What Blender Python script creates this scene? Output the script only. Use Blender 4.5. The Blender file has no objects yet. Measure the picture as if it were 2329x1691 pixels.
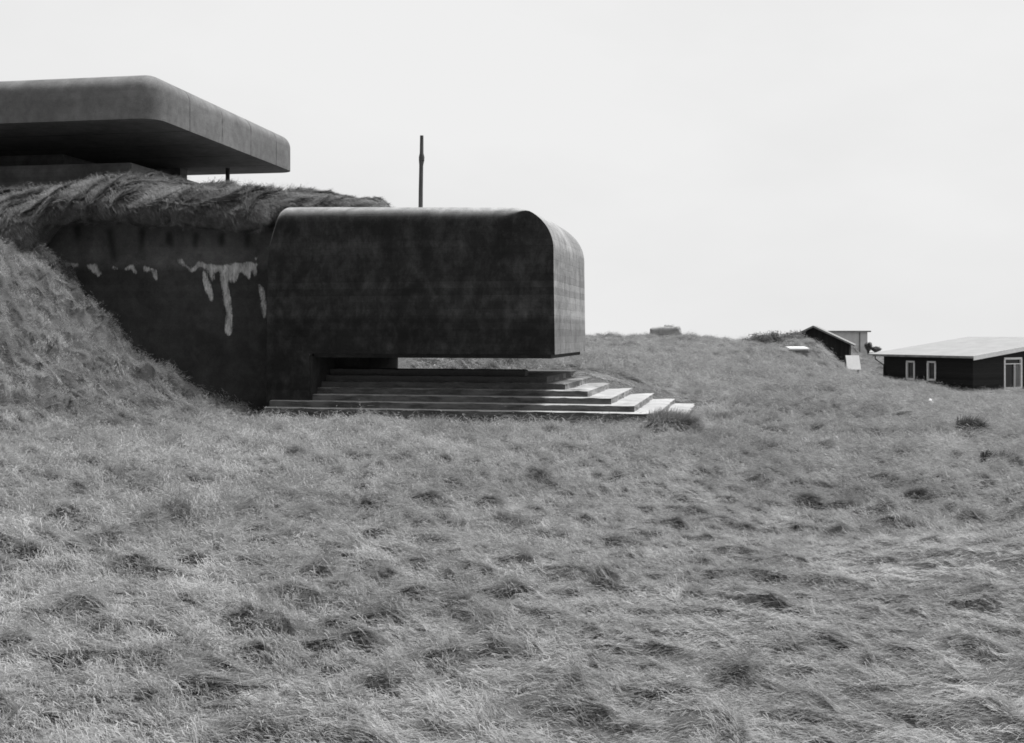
import bpy, bmesh, math, random
import numpy as np
from mathutils import Vector, Matrix

random.seed(7)
RNG = np.random.default_rng(11)
scene = bpy.context.scene
COL = scene.collection
PI = math.pi
R = math.radians

# ------------------------------------------------------------------ camera
F = 2500.0            # focal length in pixels of the 2329 px wide photograph
EYE = 2.0             # metres above the lawn in front of the casemate
HZ = 757.0            # horizon row
CX = 1164.5
cam_d = bpy.data.cameras.new('camera')
cam = bpy.data.objects.new('camera', cam_d)
COL.objects.link(cam)
cam.location = (0, 0, EYE)
cam.rotation_euler = (PI / 2, 0, 0)
cam_d.sensor_width = 36.0
cam_d.lens = 36.0 * F / 2329.0
cam_d.shift_y = -(845.5 - HZ) / 2329.0
cam_d.clip_start = 0.05
cam_d.clip_end = 4000
scene.camera = cam


def at(px, py, Y):
    """world point that the photograph shows at pixel (px,py), Y metres away"""
    return ((px - CX) / F * Y, Y, EYE - (py - HZ) / F * Y)


# ------------------------------------------------------------------ helpers
def tag(o, label=None, cat=None, group=None, kind=None):
    if label: o['label'] = label
    if cat: o['category'] = cat
    if group: o['group'] = group
    if kind: o['kind'] = kind
    return o


def empty(name, loc, rz=0.0):
    o = bpy.data.objects.new(name, None)
    COL.objects.link(o)
    o.location = loc
    o.rotation_euler = (0, 0, rz)
    o.empty_display_size = 0.3
    return o


def link_mesh(name, me, mat, parent=None, smooth=None):
    if mat: me.materials.append(mat)
    o = bpy.data.objects.new(name, me)
    COL.objects.link(o)
    if parent: o.parent = parent
    if smooth is not None:
        for p in me.polygons: p.use_smooth = True
        me.set_sharp_from_angle(angle=R(smooth))
    return o


def obj(name, verts, faces, mat, parent=None, smooth=None):
    me = bpy.data.meshes.new(name)
    me.from_pydata([tuple(v) for v in verts], [], [tuple(f) for f in faces])
    me.update()
    return link_mesh(name, me, mat, parent, smooth)


class MB:
    """collects boxes, tubes and prisms into one mesh"""
    def __init__(self):
        self.bm = bmesh.new()

    def box(self, x0, x1, y0, y1, z0, z1, bevel=0.0, seg=2):
        t = bmesh.new()
        bmesh.ops.create_cube(t, size=1)
        for v in t.verts:
            v.co = Vector(((x0 + x1) / 2 + v.co.x * (x1 - x0), (y0 + y1) / 2 + v.co.y * (y1 - y0),
                           (z0 + z1) / 2 + v.co.z * (z1 - z0)))
        if bevel:
            bmesh.ops.bevel(t, geom=t.edges[:], offset=bevel, segments=seg, affect='EDGES')
        self._merge(t)
        return self

    def prism(self, poly, axis, t0, t1):
        """poly: 2D points; extruded along 'axis' (0,1,2) from t0 to t1"""
        n = len(poly)
        def mk(p, t):
            return [(t, p[0], p[1]), (p[0], t, p[1]), (p[0], p[1], t)][axis]
        vs = [self.bm.verts.new(mk(p, t0)) for p in poly] + [self.bm.verts.new(mk(p, t1)) for p in poly]
        self.bm.faces.new(vs[:n])
        self.bm.faces.new(vs[n:][::-1])
        for i in range(n):
            j = (i + 1) % n
            self.bm.faces.new((vs[i], vs[i + n], vs[j + n], vs[j]))
        return self

    def hexa(self, pts):
        vs = [self.bm.verts.new(p) for p in pts]
        for f in ((0, 3, 2, 1), (4, 5, 6, 7), (0, 1, 5, 4), (1, 2, 6, 5), (2, 3, 7, 6), (3, 0, 4, 7)):
            self.bm.faces.new([vs[i] for i in f])
        return self

    def tube(self, pts, radii, seg=10):
        rings = []
        up = Vector((0, 0, 1))
        for i, p in enumerate(pts):
            p = Vector(p)
            a = Vector(pts[max(i - 1, 0)]); b = Vector(pts[min(i + 1, len(pts) - 1)])
            d = (b - a).normalized()
            s = d.cross(up if abs(d.z) < 0.9 else Vector((1, 0, 0))).normalized()
            t = s.cross(d)
            r = radii[i] if hasattr(radii, '__len__') else radii
            rings.append([self.bm.verts.new(p + (s * math.cos(k * 2 * PI / seg) + t * math.sin(k * 2 * PI / seg)) * r) for k in range(seg)])
        for a, b in zip(rings, rings[1:]):
            for k in range(seg):
                self.bm.faces.new((a[k], a[(k + 1) % seg], b[(k + 1) % seg], b[k]))
        self.bm.faces.new(rings[0][::-1])
        self.bm.faces.new(rings[-1])
        return self

    def _merge(self, t):
        vm = {v: self.bm.verts.new(v.co) for v in t.verts}
        for f in t.faces: self.bm.faces.new([vm[v] for v in f.verts])
        t.free()

    def build(self, name, mat, parent=None, smooth=None):
        bmesh.ops.recalc_face_normals(self.bm, faces=self.bm.faces[:])
        me = bpy.data.meshes.new(name)
        self.bm.to_mesh(me)
        self.bm.free()
        return link_mesh(name, me, mat, parent, smooth)


# ------------------------------------------------------------------ noise
def _hash(ix, iy, seed):
    h = (ix.astype(np.int64) * 374761393 + iy.astype(np.int64) * 668265263 + seed * 2147483647) & 0xFFFFFFFF
    h = ((h ^ (h >> 13)) * 1274126177) & 0xFFFFFFFF
    h = (h ^ (h >> 16)) & 0xFFFFFFFF
    h = (h * 2246822519) & 0xFFFFFFFF
    return (h ^ (h >> 15)) & 0xFFFFFFFF


def gnoise(x, y, seed=0):
    x = np.asarray(x, float); y = np.asarray(y, float)
    ix = np.floor(x); iy = np.floor(y)
    fx = x - ix; fy = y - iy
    u = fx * fx * fx * (fx * (fx * 6 - 15) + 10)
    v = fy * fy * fy * (fy * (fy * 6 - 15) + 10)
    def g(ox, oy):
        a = _hash(ix + ox, iy + oy, seed) / 4294967296.0 * 2 * PI
        return np.cos(a) * (fx - ox) + np.sin(a) * (fy - oy)
    a = g(0, 0) * (1 - u) + g(1, 0) * u
    b = g(0, 1) * (1 - u) + g(1, 1) * u
    return (a * (1 - v) + b * v) * 1.5


def fbm(x, y, seed=0, octv=4, gain=0.5):
    s = 0; a = 1.0
    for o in range(octv):
        s = s + a * gnoise(x * 2 ** o, y * 2 ** o, seed + o * 17)
        a *= gain
    return s


def smooth01(t):
    t = np.clip(t, 0, 1)
    return t * t * (3 - 2 * t)


# ------------------------------------------------------------------ materials
def new_mat(name):
    m = bpy.data.materials.new(name)
    m.use_nodes = True
    nt = m.node_tree
    nt.nodes.clear()
    return m, nt


class NT:
    def __init__(self, nt):
        self.nt = nt

    def n(self, t, **kw):
        nd = self.nt.nodes.new(t)
        for k, v in kw.items(): setattr(nd, k, v)
        return nd

    def l(self, a, b):
        self.nt.links.new(a, b)

    def val(self, sock, v):
        if hasattr(v, 'is_linked') or isinstance(v, bpy.types.NodeSocket): self.l(v, sock)
        else: sock.default_value = v

    def math(self, op, a, b=None, c=None, clamp=False):
        nd = self.n('ShaderNodeMath', operation=op)
        nd.use_clamp = clamp
        self.val(nd.inputs[0], a)
        if b is not None: self.val(nd.inputs[1], b)
        if c is not None: self.val(nd.inputs[2], c)
        return nd.outputs[0]

    def noise(self, vec, scale, detail=4, rough=0.55, dist=0.0):
        nd = self.n('ShaderNodeTexNoise')
        nd.inputs['Scale'].default_value = scale
        nd.inputs['Detail'].default_value = detail
        nd.inputs['Roughness'].default_value = rough
        nd.inputs['Distortion'].default_value = dist
        if vec is not None: self.l(vec, nd.inputs['Vector'])
        return nd.outputs['Fac']

    def mapping(self, vec, scale=(1, 1, 1), loc=(0, 0, 0), rot=(0, 0, 0)):
        nd = self.n('ShaderNodeMapping')
        nd.inputs['Scale'].default_value = scale
        nd.inputs['Location'].default_value = loc
        nd.inputs['Rotation'].default_value = rot
        self.l(vec, nd.inputs['Vector'])
        return nd.outputs[0]

    def rng(self, v, a, b, c=0.0, d=1.0):
        nd = self.n('ShaderNodeMapRange')
        self.val(nd.inputs['Value'], v)
        for i, x in zip((1, 2, 3, 4), (a, b, c, d)): nd.inputs[i].default_value = x
        nd.clamp = True
        return nd.outputs[0]

    def mix(self, f, a, b):
        nd = self.n('ShaderNodeMix', data_type='FLOAT')
        self.val(nd.inputs[0], f); self.val(nd.inputs[2], a); self.val(nd.inputs[3], b)
        return nd.outputs[0]

    def attr(self, name):
        nd = self.n('ShaderNodeAttribute', attribute_name=name)
        return nd.outputs['Fac']

    def grey(self, v):
        nd = self.n('ShaderNodeCombineColor')
        for i in range(3): self.l(v, nd.inputs[i])
        return nd.outputs[0]

    def bump(self, h, strength, dist):
        nd = self.n('ShaderNodeBump')
        nd.inputs['Strength'].default_value = strength
        nd.inputs['Distance'].default_value = dist
        self.l(h, nd.inputs['Height'])
        return nd.outputs[0]

    def out(self, shader):
        o = self.n('ShaderNodeOutputMaterial')
        self.l(shader, o.inputs[0])

    def principled(self, v, rough=0.9, normal=None, spec=0.2):
        p = self.n('ShaderNodeBsdfPrincipled')
        if isinstance(v, (int, float)): p.inputs['Base Color'].default_value = (v, v, v, 1)
        else: self.l(self.grey(v), p.inputs['Base Color'])
        self.val(p.inputs['Roughness'], rough)
        p.inputs['Specular IOR Level'].default_value = spec
        if normal is not None: self.l(normal, p.inputs['Normal'])
        return p.outputs[0]


def concrete(name, base, var=0.45, streak=0.4, board=0.16, moss=0.0, stain=False, seams=None, board_amt=0.5, treads=False, coat=0.0):
    m, nt = new_mat(name)
    N = NT(nt)
    tc = N.n('ShaderNodeTexCoord').outputs['Object']
    big = N.noise(tc, 0.7, 5, 0.6, 0.4)
    mid = N.noise(tc, 3.7, 6, 0.65)
    fine = N.noise(tc, 38.0, 4, 0.7)
    wob = N.n('ShaderNodeVectorMath', operation='MULTIPLY_ADD'); N.l(N.grey(N.noise(tc, 1.3, 5)), wob.inputs[0]); wob.inputs[1].default_value = (1.6, 1.6, .8); N.l(tc, wob.inputs[2])
    st = N.noise(N.mapping(wob.outputs[0], (1.3, 1.7, 0.2), rot=(.02, .03, .5)), 1.0, 9, 0.74, 0.3)
    sep = N.n('ShaderNodeSeparateXYZ'); N.l(tc, sep.inputs[0])
    zz = sep.outputs[2]
    zw = N.math('ADD', zz, N.math('MULTIPLY', N.noise(tc, 0.9, 2), 0.02))
    row = N.math('FLOOR', N.math('DIVIDE', zw, board))
    wn = N.n('ShaderNodeTexWhiteNoise', noise_dimensions='1D'); N.l(row, wn.inputs['W'])
    fr = N.math('FRACT', N.math('DIVIDE', zw, board))
    edge = N.rng(N.math('ABSOLUTE', N.math('SUBTRACT', fr, 0.5)), 0.44, 0.5)
    edge = N.math('MULTIPLY', edge, N.rng(N.noise(N.mapping(tc, (.8, .8, 3.5)), 1.3, 4, .65, .5), .40, .66, .05, 1.0))
    v = N.math('MULTIPLY', base, N.rng(big, 0.25, 0.75, 1 - var, 1 + var))
    v = N.math('MULTIPLY', v, N.rng(mid, 0.3, 0.7, 1 - var * 0.6, 1 + var * 0.6))
    v = N.math('MULTIPLY', v, N.rng(st, 0.3, 0.7, 1 - streak, 1 + streak))
    v = N.math('MULTIPLY', v, N.rng(fine, 0.3, 0.7, 0.82, 1.18))
    v = N.math('MULTIPLY', v, N.mix(board_amt, 1.0, N.rng(wn.outputs[0], 0, 1, 0.78, 1.22)))
    v = N.math('MULTIPLY', v, N.math('SUBTRACT', 1.0, N.math('MULTIPLY', edge, 0.5 * board_amt)))
    # blow holes
    vo = N.n('ShaderNodeTexVoronoi'); vo.inputs['Scale'].default_value = 9.0; N.l(tc, vo.inputs['Vector'])
    hole = N.math('MULTIPLY', N.rng(vo.outputs['Distance'], 0.06, 0.13, 1, 0), N.rng(mid, 0.5, 0.56))
    v = N.math('MULTIPLY', v, N.math('SUBTRACT', 1.0, N.math('MULTIPLY', hole, 0.6)))
    if moss:
        mo = N.rng(N.noise(tc, 2.1, 6, 0.7, 0.6), 0.48, 0.62)
        v = N.mix(N.math('MULTIPLY', mo, moss), v, 0.035)
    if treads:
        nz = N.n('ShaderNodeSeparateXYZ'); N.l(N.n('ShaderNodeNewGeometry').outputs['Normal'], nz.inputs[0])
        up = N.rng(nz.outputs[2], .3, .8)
        riser_shade = N.rng(N.noise(N.mapping(tc, (.7, .7, 3)), 2.2, 5, .7), .38, .6, .06, .15)  # upright step faces darkened in the colour to stand in for shade
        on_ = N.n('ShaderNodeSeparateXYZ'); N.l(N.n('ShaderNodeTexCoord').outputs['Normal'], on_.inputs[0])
        riser_shade = N.math('MULTIPLY', riser_shade, N.rng(on_.outputs[0], .3, .8, 1.0, 2.6))  # risers facing right painted lighter, as if sunlight grazed them
        v = N.mix(up, riser_shade, v)
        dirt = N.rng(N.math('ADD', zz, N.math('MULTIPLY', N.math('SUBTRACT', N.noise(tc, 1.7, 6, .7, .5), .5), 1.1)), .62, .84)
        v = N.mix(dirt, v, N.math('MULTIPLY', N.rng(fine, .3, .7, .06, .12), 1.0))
    if seams:
        sp, off, wd = seams
        yy = N.math('ADD', sep.outputs[1], N.math('MULTIPLY', N.noise(tc, 1.4, 3), 0.06))
        f2 = N.math('FRACT', N.math('DIVIDE', N.math('SUBTRACT', yy, off), sp))
        s = N.rng(N.math('ABSOLUTE', N.math('SUBTRACT', f2, 0.5)), 0.5 - wd / sp, 0.5 - 0.3 * wd / sp)
        s = N.math('MULTIPLY', s, N.rng(N.noise(N.mapping(tc, (1, .4, 1.6)), 1.2, 3), 0.36, 0.55))
        v = N.math('MULTIPLY', v, N.math('SUBTRACT', 1.0, N.math('MULTIPLY', s, 0.62)))
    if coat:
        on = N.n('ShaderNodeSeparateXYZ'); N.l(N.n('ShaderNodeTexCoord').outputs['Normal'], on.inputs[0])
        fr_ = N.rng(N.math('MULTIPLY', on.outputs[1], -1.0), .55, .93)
        fr_ = N.math('MAXIMUM', fr_, N.rng(zz, 1.43, 1.495, 1.0, 0.0))   # below the block's bottom edge every face is coloured dark to imitate shade
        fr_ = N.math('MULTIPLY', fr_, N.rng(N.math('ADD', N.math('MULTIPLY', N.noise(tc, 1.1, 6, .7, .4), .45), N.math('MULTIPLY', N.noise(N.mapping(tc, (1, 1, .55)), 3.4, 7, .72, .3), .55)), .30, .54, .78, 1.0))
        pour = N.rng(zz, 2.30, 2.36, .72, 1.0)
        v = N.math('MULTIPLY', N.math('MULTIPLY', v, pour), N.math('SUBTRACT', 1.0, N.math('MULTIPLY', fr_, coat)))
    if stain:
        pour = N.rng(N.math('ADD', zz, N.math('MULTIPLY', N.noise(tc, 2.5, 4), .12)), 3.60, 3.78, .85, 1.75)
        v = N.math('MULTIPLY', v, pour)
        w = N.attr('stain'); d = N.attr('damp')
        rag = N.math('ADD', N.math('MULTIPLY', N.math('SUBTRACT', N.noise(N.mapping(tc, (1, 1, .3)), 13, 6, 0.75, .6), 0.5), 2.1), N.math('MULTIPLY', N.math('SUBTRACT', N.noise(tc, 22, 5, .7), .5), .8))
        wj = N.math('MULTIPLY', N.rng(N.math('ADD', w, rag), 0.40, 0.86), N.rng(w, .15, .5))
        v = N.math('MULTIPLY', v, N.math('SUBTRACT', 1.0, N.math('MULTIPLY', d, 0.7)))
        v = N.mix(wj, v, N.rng(N.noise(N.mapping(tc, (4, 4, .9)), 3.2, 6, .75), 0.32, 0.66, 0.16, 0.85))
    h = N.math('ADD', N.math('MULTIPLY', fine, 0.5), N.math('ADD', mid, N.math('MULTIPLY', edge, -0.5 * board_amt)))
    h = N.math('SUBTRACT', h, hole)
    N.out(N.principled(v, 0.92, N.bump(h, 0.5, 0.02)))
    return m


def plain(name, v, rough=0.6, var=0.25, scale=6.0, stretch=(1, 1, 1), spec=0.3):
    m, nt = new_mat(name)
    N = NT(nt)
    tc = N.n('ShaderNodeTexCoord').outputs['Object']
    a = N.noise(N.mapping(tc, stretch), scale, 5, 0.6)
    c = N.math('MULTIPLY', v, N.rng(a, 0.3, 0.7, 1 - var, 1 + var))
    N.out(N.principled(c, rough, N.bump(a, 0.3, 0.01), spec))
    return m


def planks(name, v, width=0.14, axis=2):
    m, nt = new_mat(name)
    N = NT(nt)
    tc = N.n('ShaderNodeTexCoord').outputs['Object']
    sep = N.n('ShaderNodeSeparateXYZ'); N.l(tc, sep.inputs[0])
    q = N.math('DIVIDE', sep.outputs[axis], width)
    wn = N.n('ShaderNodeTexWhiteNoise', noise_dimensions='1D'); N.l(N.math('FLOOR', q), wn.inputs['W'])
    e = N.rng(N.math('FRACT', q), 0.0, 0.12, 0, 1)
    g = N.noise(N.mapping(tc, (1, 1, 14) if axis == 2 else (14, 14, 1)), 2.0, 5, 0.6)
    c = N.math('MULTIPLY', v, N.rng(wn.outputs[0], 0, 1, 0.7, 1.3))
    c = N.math('MULTIPLY', c, N.rng(g, 0.3, 0.7, 0.75, 1.25))
    c = N.math('MULTIPLY', c, N.rng(e, 0, 1, 0.35, 1))
    N.out(N.principled(c, 0.75, N.bump(N.math('ADD', e, N.math('MULTIPLY', g, .3)), 0.6, 0.02), .25))
    return m


def grass_mat(name, lo, hi, transl=0.25, patch=True):
    m, nt = new_mat(name)
    N = NT(nt)
    pos = N.n('ShaderNodeNewGeometry').outputs['Position']
    sh = N.attr('shade')
    rnd = N.n('ShaderNodeObjectInfo').outputs['Random']
    v = N.mix(sh, lo, hi)
    v = N.math('MULTIPLY', v, N.rng(rnd, 0, 1, 0.78, 1.22))
    if patch:
        p = N.noise(pos, 0.42, 4, 0.6, 0.5)
        v = N.math('MULTIPLY', v, N.rng(p, 0.33, 0.67, 0.84, 1.14))
        v = N.math('MULTIPLY', v, N.math('SUBTRACT', 1.0, N.math('MULTIPLY', N.rng(N.noise(N.mapping(pos, (1, .8, 1)), 1.25, 4, .62, .4), .60, .70), .32)))
        p2 = N.noise(pos, 2.1, 3, 0.6)
        v = N.math('MULTIPLY', v, N.rng(p2, 0.3, 0.7, 0.78, 1.2))
    col = N.grey(v)
    d = N.n('ShaderNodeBsdfDiffuse'); N.l(col, d.inputs[0])
    t = N.n('ShaderNodeBsdfTranslucent'); N.l(col, t.inputs[0])
    mx = N.n('ShaderNodeMixShader'); mx.inputs[0].default_value = transl
    N.l(d.outputs[0], mx.inputs[1]); N.l(t.outputs[0], mx.inputs[2])
    N.out(mx.outputs[0])
    return m


def turf_mat(name, lo, hi):
    """thatch and moss between the blades"""
    m, nt = new_mat(name)
    N = NT(nt)
    pos = N.n('ShaderNodeNewGeometry').outputs['Position']
    a = N.noise(N.mapping(pos, (1, 1, 1), rot=(0, 0, R(40))), 1.3, 5, 0.65, 0.6)
    b = N.noise(N.mapping(pos, (4, 16, 16), rot=(0, 0, R(45))), 2.0, 5, 0.7, 0.5)
    c = N.noise(pos, 60, 3, 0.7)
    f = N.math('ADD', N.math('MULTIPLY', N.rng(a, .3, .7), 0.35), N.math('ADD', N.math('MULTIPLY', N.rng(b, .3, .7), 0.4), N.math('MULTIPLY', N.rng(c, .3, .7), 0.25)))
    v = N.mix(f, lo, hi)
    N.out(N.principled(v, 1.0, N.bump(N.math('ADD', b, N.math('MULTIPLY', c, .6)), 0.8, 0.04), 0.0))
    return m


M = {}
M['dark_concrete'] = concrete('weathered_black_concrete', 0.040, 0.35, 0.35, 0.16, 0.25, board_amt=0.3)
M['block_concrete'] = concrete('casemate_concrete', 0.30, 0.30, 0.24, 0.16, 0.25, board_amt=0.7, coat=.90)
M['wing_concrete'] = concrete('stained_wall_concrete', 0.066, 0.35, 0.3, 0.16, 0.2, stain=True, board_amt=0.25)
M['slab_concrete'] = concrete('slab_concrete', 0.18, 0.28, 0.08, 0.19, 0.15, seams=(2.2, 2.05, 0.05), board_amt=0.2)
M['parapet_concrete'] = concrete('parapet_concrete', 0.15, 0.3, 0.2, 0.13, 0.15)
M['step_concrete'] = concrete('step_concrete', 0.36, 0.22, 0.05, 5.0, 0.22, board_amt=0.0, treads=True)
M['far_concrete'] = concrete('far_concrete', 0.30, 0.3, 0.3, 0.3)
M['turf'] = turf_mat('turf', 0.045, 0.20)
M['grass'] = grass_mat('dry_grass', 0.26, 0.50, 0.25)
M['hill_grass'] = grass_mat('hill_grass', 0.10, 0.34, 0.22)
M['tussock'] = grass_mat('tussock_grass', 0.07, 0.20, 0.2, False)
M['clump'] = grass_mat('clump_grass', 0.20, 0.48, 0.2, False)
M['scrub'] = grass_mat('scrub_leaves', 0.14, 0.34, 0.25, False)
M['twig'] = plain('twigs', 0.07, 0.9)
M['pole_wood'] = plain('pole_wood', 0.09, 0.85, 0.4, 5, (6, 6, .6))
M['steel'] = plain('dark_steel', 0.03, 0.5)
M['cottage_wood'] = planks('tarred_planks', 0.017, 0.15)
M['hut_wood'] = planks('hut_planks', 0.02, 0.15, 0)
M['white_paint'] = plain('white_paint', 0.84, 0.5, 0.08)
M['roof_sheet'] = None
M['shed_wall'] = plain('pale_render', 0.62, 0.85, 0.12, 2.0)
M['board'] = plain('white_board', 0.72, 0.6, 0.06)
M['stone'] = plain('white_stone', 0.75, 0.8, 0.2)
M['felt'] = plain('roof_felt', 0.22, 0.9, 0.3, 3)
M['glass'] = None


def corrugated(name, v):
    m, nt = new_mat(name)
    N = NT(nt)
    tc = N.n('ShaderNodeTexCoord').outputs['Object']
    sep = N.n('ShaderNodeSeparateXYZ'); N.l(tc, sep.inputs[0])
    w = N.math('SINE', N.math('MULTIPLY', sep.outputs[0], 2 * PI / 0.177))
    a = N.noise(tc, 1.2, 5, .6)
    c = N.math('MULTIPLY', v, N.rng(a, .3, .7, .9, 1.1))
    N.out(N.principled(c, .75, N.bump(w, .5, .03), .3))
    return m


def glass(name):
    m, nt = new_mat(name)
    N = NT(nt)
    p = N.n('ShaderNodeBsdfPrincipled')
    p.inputs['Base Color'].default_value = (.03, .03, .03, 1)
    p.inputs['Roughness'].default_value = .04
    p.inputs['Specular IOR Level'].default_value = .6
    N.out(p.outputs[0])
    return m


M['roof_sheet'] = corrugated('corrugated_roof', 0.28)
M['glass'] = glass('window_glass')

# ------------------------------------------------------------------ terrain
CTRL = [(0, 0, .28), (-3, 4, .30), (3, 4, .28), (0, 8, .25), (-5, 10, .25), (5, 10, .18), (0, 15, .12), (7, 14, .08),
        (0, 20, .0), (8, 20, -.06), (-6, 20, .02), (-10, 14, .25), (14, 20, -.3), (-15, -10, .3), (15, -10, .1), (0, -25, .3),
        (4.4, 22.6, .0), (3.4, 23.3, -.05), (4.0, 24.4, -.06), (5.2, 24.3, .13), (5.6, 27.5, .20), (2, 22.9, -.08), (-2, 23.4, -.09), (-5, 25.2, -.10), (-6, 26.6, -.12), (-1, 26, -.25), (1, 27, -.2), (-1, 28.5, .1),
        (4.0, 26, -.06), (4.6, 28.6, -.04), (5.15, 29.5, .2), (4.6, 30.4, .26), (3.95, 30.1, .42), (3.35, 29.8, .56), (2.75, 29.5, .68), (1.6, 30.2, .85),
        (-3, 31, .85), (-60, 60, 1.0), (-100, 200, 1.0), (0, 400, -5), (200, 400, -14), (-300, 300, -3), (300, 100, -6), (100, 270, -5), (0, 800, -18), (500, 700, -30), (-300, -100, 0), (300, -300, 0), (0, -300, 0)]
for px, py, Y in [(950, 841, 31.5), (950, 812, 33.5), (1200, 838, 31.5), (1200, 812, 34), (1300, 832, 32), (1450, 862, 32.5), (1540, 884, 33),
                  (1610, 903, 31), (1700, 900, 33), (1700, 850, 45), (1450, 832, 42), (1350, 812, 45), (1200, 800, 50), (1350, 788, 66), (1500, 788, 60), (1600, 790, 58),
                  (1650, 786, 60), (1750, 781, 62), (1848, 776, 62), (1885, 808, 63), (1915, 836, 61), (1935, 842, 66), (1962, 852, 66), (1850, 838, 50), (1850, 880, 38),
                  (1950, 900, 36), (2100, 905, 40), (2008, 861, 69), (2130, 876, 66), (2213, 890, 64), (2329, 893, 63), (2500, 900, 62), (2329, 940, 42),
                  (2329, 1000, 28), (2100, 962, 27), (2200, 1100, 15), (2329, 1230, 10.5), (1930, 838, 76), (1880, 806, 84), (1960, 806, 92), (1780, 788, 74),
                  (1340, 768, 120), (1480, 775, 178), (1580, 780, 170), (1650, 790, 150), (1750, 790, 120), (2000, 830, 105), (2329, 840, 130), (1200, 768, 150), (2150, 850, 85),
                  (1330, 772, 90), (1480, 778, 88), (1600, 783, 88), (2213, 922, 46), (2050, 888, 52), (2150, 908, 54), (2000, 876, 58), (2329, 922, 50), (1962, 874, 50), (2260, 905, 57)]:
    q_ = at(px, py, Y)
    CTRL.append((q_[0], q_[1], q_[2] - (.75 if Y > 100 else .16 if Y > 48 else .05 if Y > 30 else 0)))
CTRL = np.array(CTRL, float)
_c2 = 2.5 ** 2


def _rbf_fit():
    P = CTRL[:, :2]
    D = np.sqrt(((P[:, None] - P[None]) ** 2).sum(-1) + _c2)
    n = len(P)
    A = np.zeros((n + 1, n + 1))
    A[:n, :n] = D - 0.02 * np.eye(n) * 0
    A[:n, n] = 1; A[n, :n] = 1
    b = np.zeros(n + 1); b[:n] = CTRL[:, 2]
    return np.linalg.solve(A, b)


_W = _rbf_fit()


def base_z(x, y):
    x = np.asarray(x, float).ravel(); y = np.asarray(y, float).ravel()
    out = np.full(x.shape, _W[-1])
    for (cx, cy, _), w in zip(CTRL, _W[:-1]):
        out += w * np.sqrt((x - cx) ** 2 + (y - cy) ** 2 + _c2)
    return out


BX = np.array([-40, -16, -12.3, -11.5, -10.95, -10.4, -9.8, -9.1, -8.55, -7.8, -7.2, -6.5, -5.8, -5.0, 5])
BZ = np.array([3.9, 3.75, 3.62, 3.58, 3.40, 2.95, 2.40, 1.76, 1.30, .72, .37, .17, .04, 0, 0])


def bank_z(x, y):
    """the grass bank in front of the wing wall: its crest stands clear of the wall"""
    d = np.maximum(25.6 - y, 0)
    h = np.interp(x + d * 0.30 + d ** 2 * 0.012, BX, BZ)
    free = smooth01((3.6 - h) / .9)
    return h * (1 - .5 * free * smooth01((y - 25.7) / 1.2)) * (1 - smooth01((y - 28.5) / 4.0) * 0.9)


def hummock(x, y):
    c, s = math.cos(R(-42)), math.sin(R(-42))
    u = x * c + y * s; v = -x * s + y * c
    wx = 0.35 * gnoise(x * .9, y * .9, 91); wy = 0.35 * gnoise(x * .9 + 40, y * .9, 92)
    a = fbm((u + wx) * .5, (v + wy) * .7, 3, 2)
    b = gnoise((u + wx) * 1.15, (v + wy) * 1.6, 21)
    d = gnoise((u + wx * .5) * 2.5, (v + wy * .5) * 3.3, 37)
    e = gnoise(u * 5.5, v * 7.0, 55)
    patch = 0.85 + 0.35 * smooth01(0.5 + 0.9 * gnoise(x * .16, y * .16, 71))
    tuss = np.maximum(b, 0); tus2 = np.maximum(d + .05, 0)
    pit = np.maximum(-b - 0.18, 0)
    return patch * (0.035 * a + 0.075 * tuss - 0.10 * pit + 0.15 * tus2 + 0.075 * e)


def calm(x, y):
    """the trodden, flatter grass of the right foreground"""
    return 1.0 - 0.45 * np.exp(-(((x - 2.6) / 2.4) ** 2 + ((y - 10) / 5.0) ** 2))


def ground_z(x, y):
    shp = np.asarray(x).shape
    x = np.asarray(x, float).ravel(); y = np.asarray(y, float).ravel()
    r = np.hypot(x, y)
    amp = calm(x, y) * (1 - .4 * smooth01((r - 34) / 40)) * (.72 + .5 * smooth01((r - 6) / 8)) * (1 + .6 * smooth01((bank_z(x, y) - .15) / .8))
    # near the stepped apron the lawn is smoother
    a, b = w2c(x, y)
    near = np.exp(-((np.clip(a, -7, 2.4) - a) ** 2 + (np.clip(b, -.5, 5.5) - b) ** 2) / 0.8)
    z = base_z(x, y) + bank_z(x, y) + hummock(x, y) * amp * (1 - .85 * near)
    far = smooth01((r - 35) / 25)
    z = z + far * (0.16 * fbm(x * .13, y * .13, 5, 4, .55)) * (1 - .75 * np.exp(-(((x - 26) / 9) ** 2 + ((y - 66) / 7) ** 2)))
    z = z + smooth01((r - 55) / 40) * (.42 * fbm(x * .36, y * .2, 12, 3, .6) + .13 * gnoise(x * 1.2, y * .3, 19)) * (1 - .9 * np.exp(-(((x - 26) / 9) ** 2 + ((y - 66) / 8) ** 2)))
    z = z + smooth01((r - 24) / 22) * (.26 * np.maximum(gnoise(x * .5, y * .42, 130), 0) + .20 * np.maximum(gnoise(x * 1.1, y * .8, 131), -.1)) * (1 - .95 * np.exp(-(((x - 26) / 8) ** 2 + ((y - 65) / 8) ** 2)))
    # ragged dune tops on the skyline
    z = z + smooth01((r - 90) / 40) * 0.55 * np.maximum(fbm(x * .07, y * .03, 8, 4, .6), -.3) * (1 - .9 * np.exp(-(((x - 23.5) / 6) ** 2)))
    return z.reshape(shp)


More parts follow.
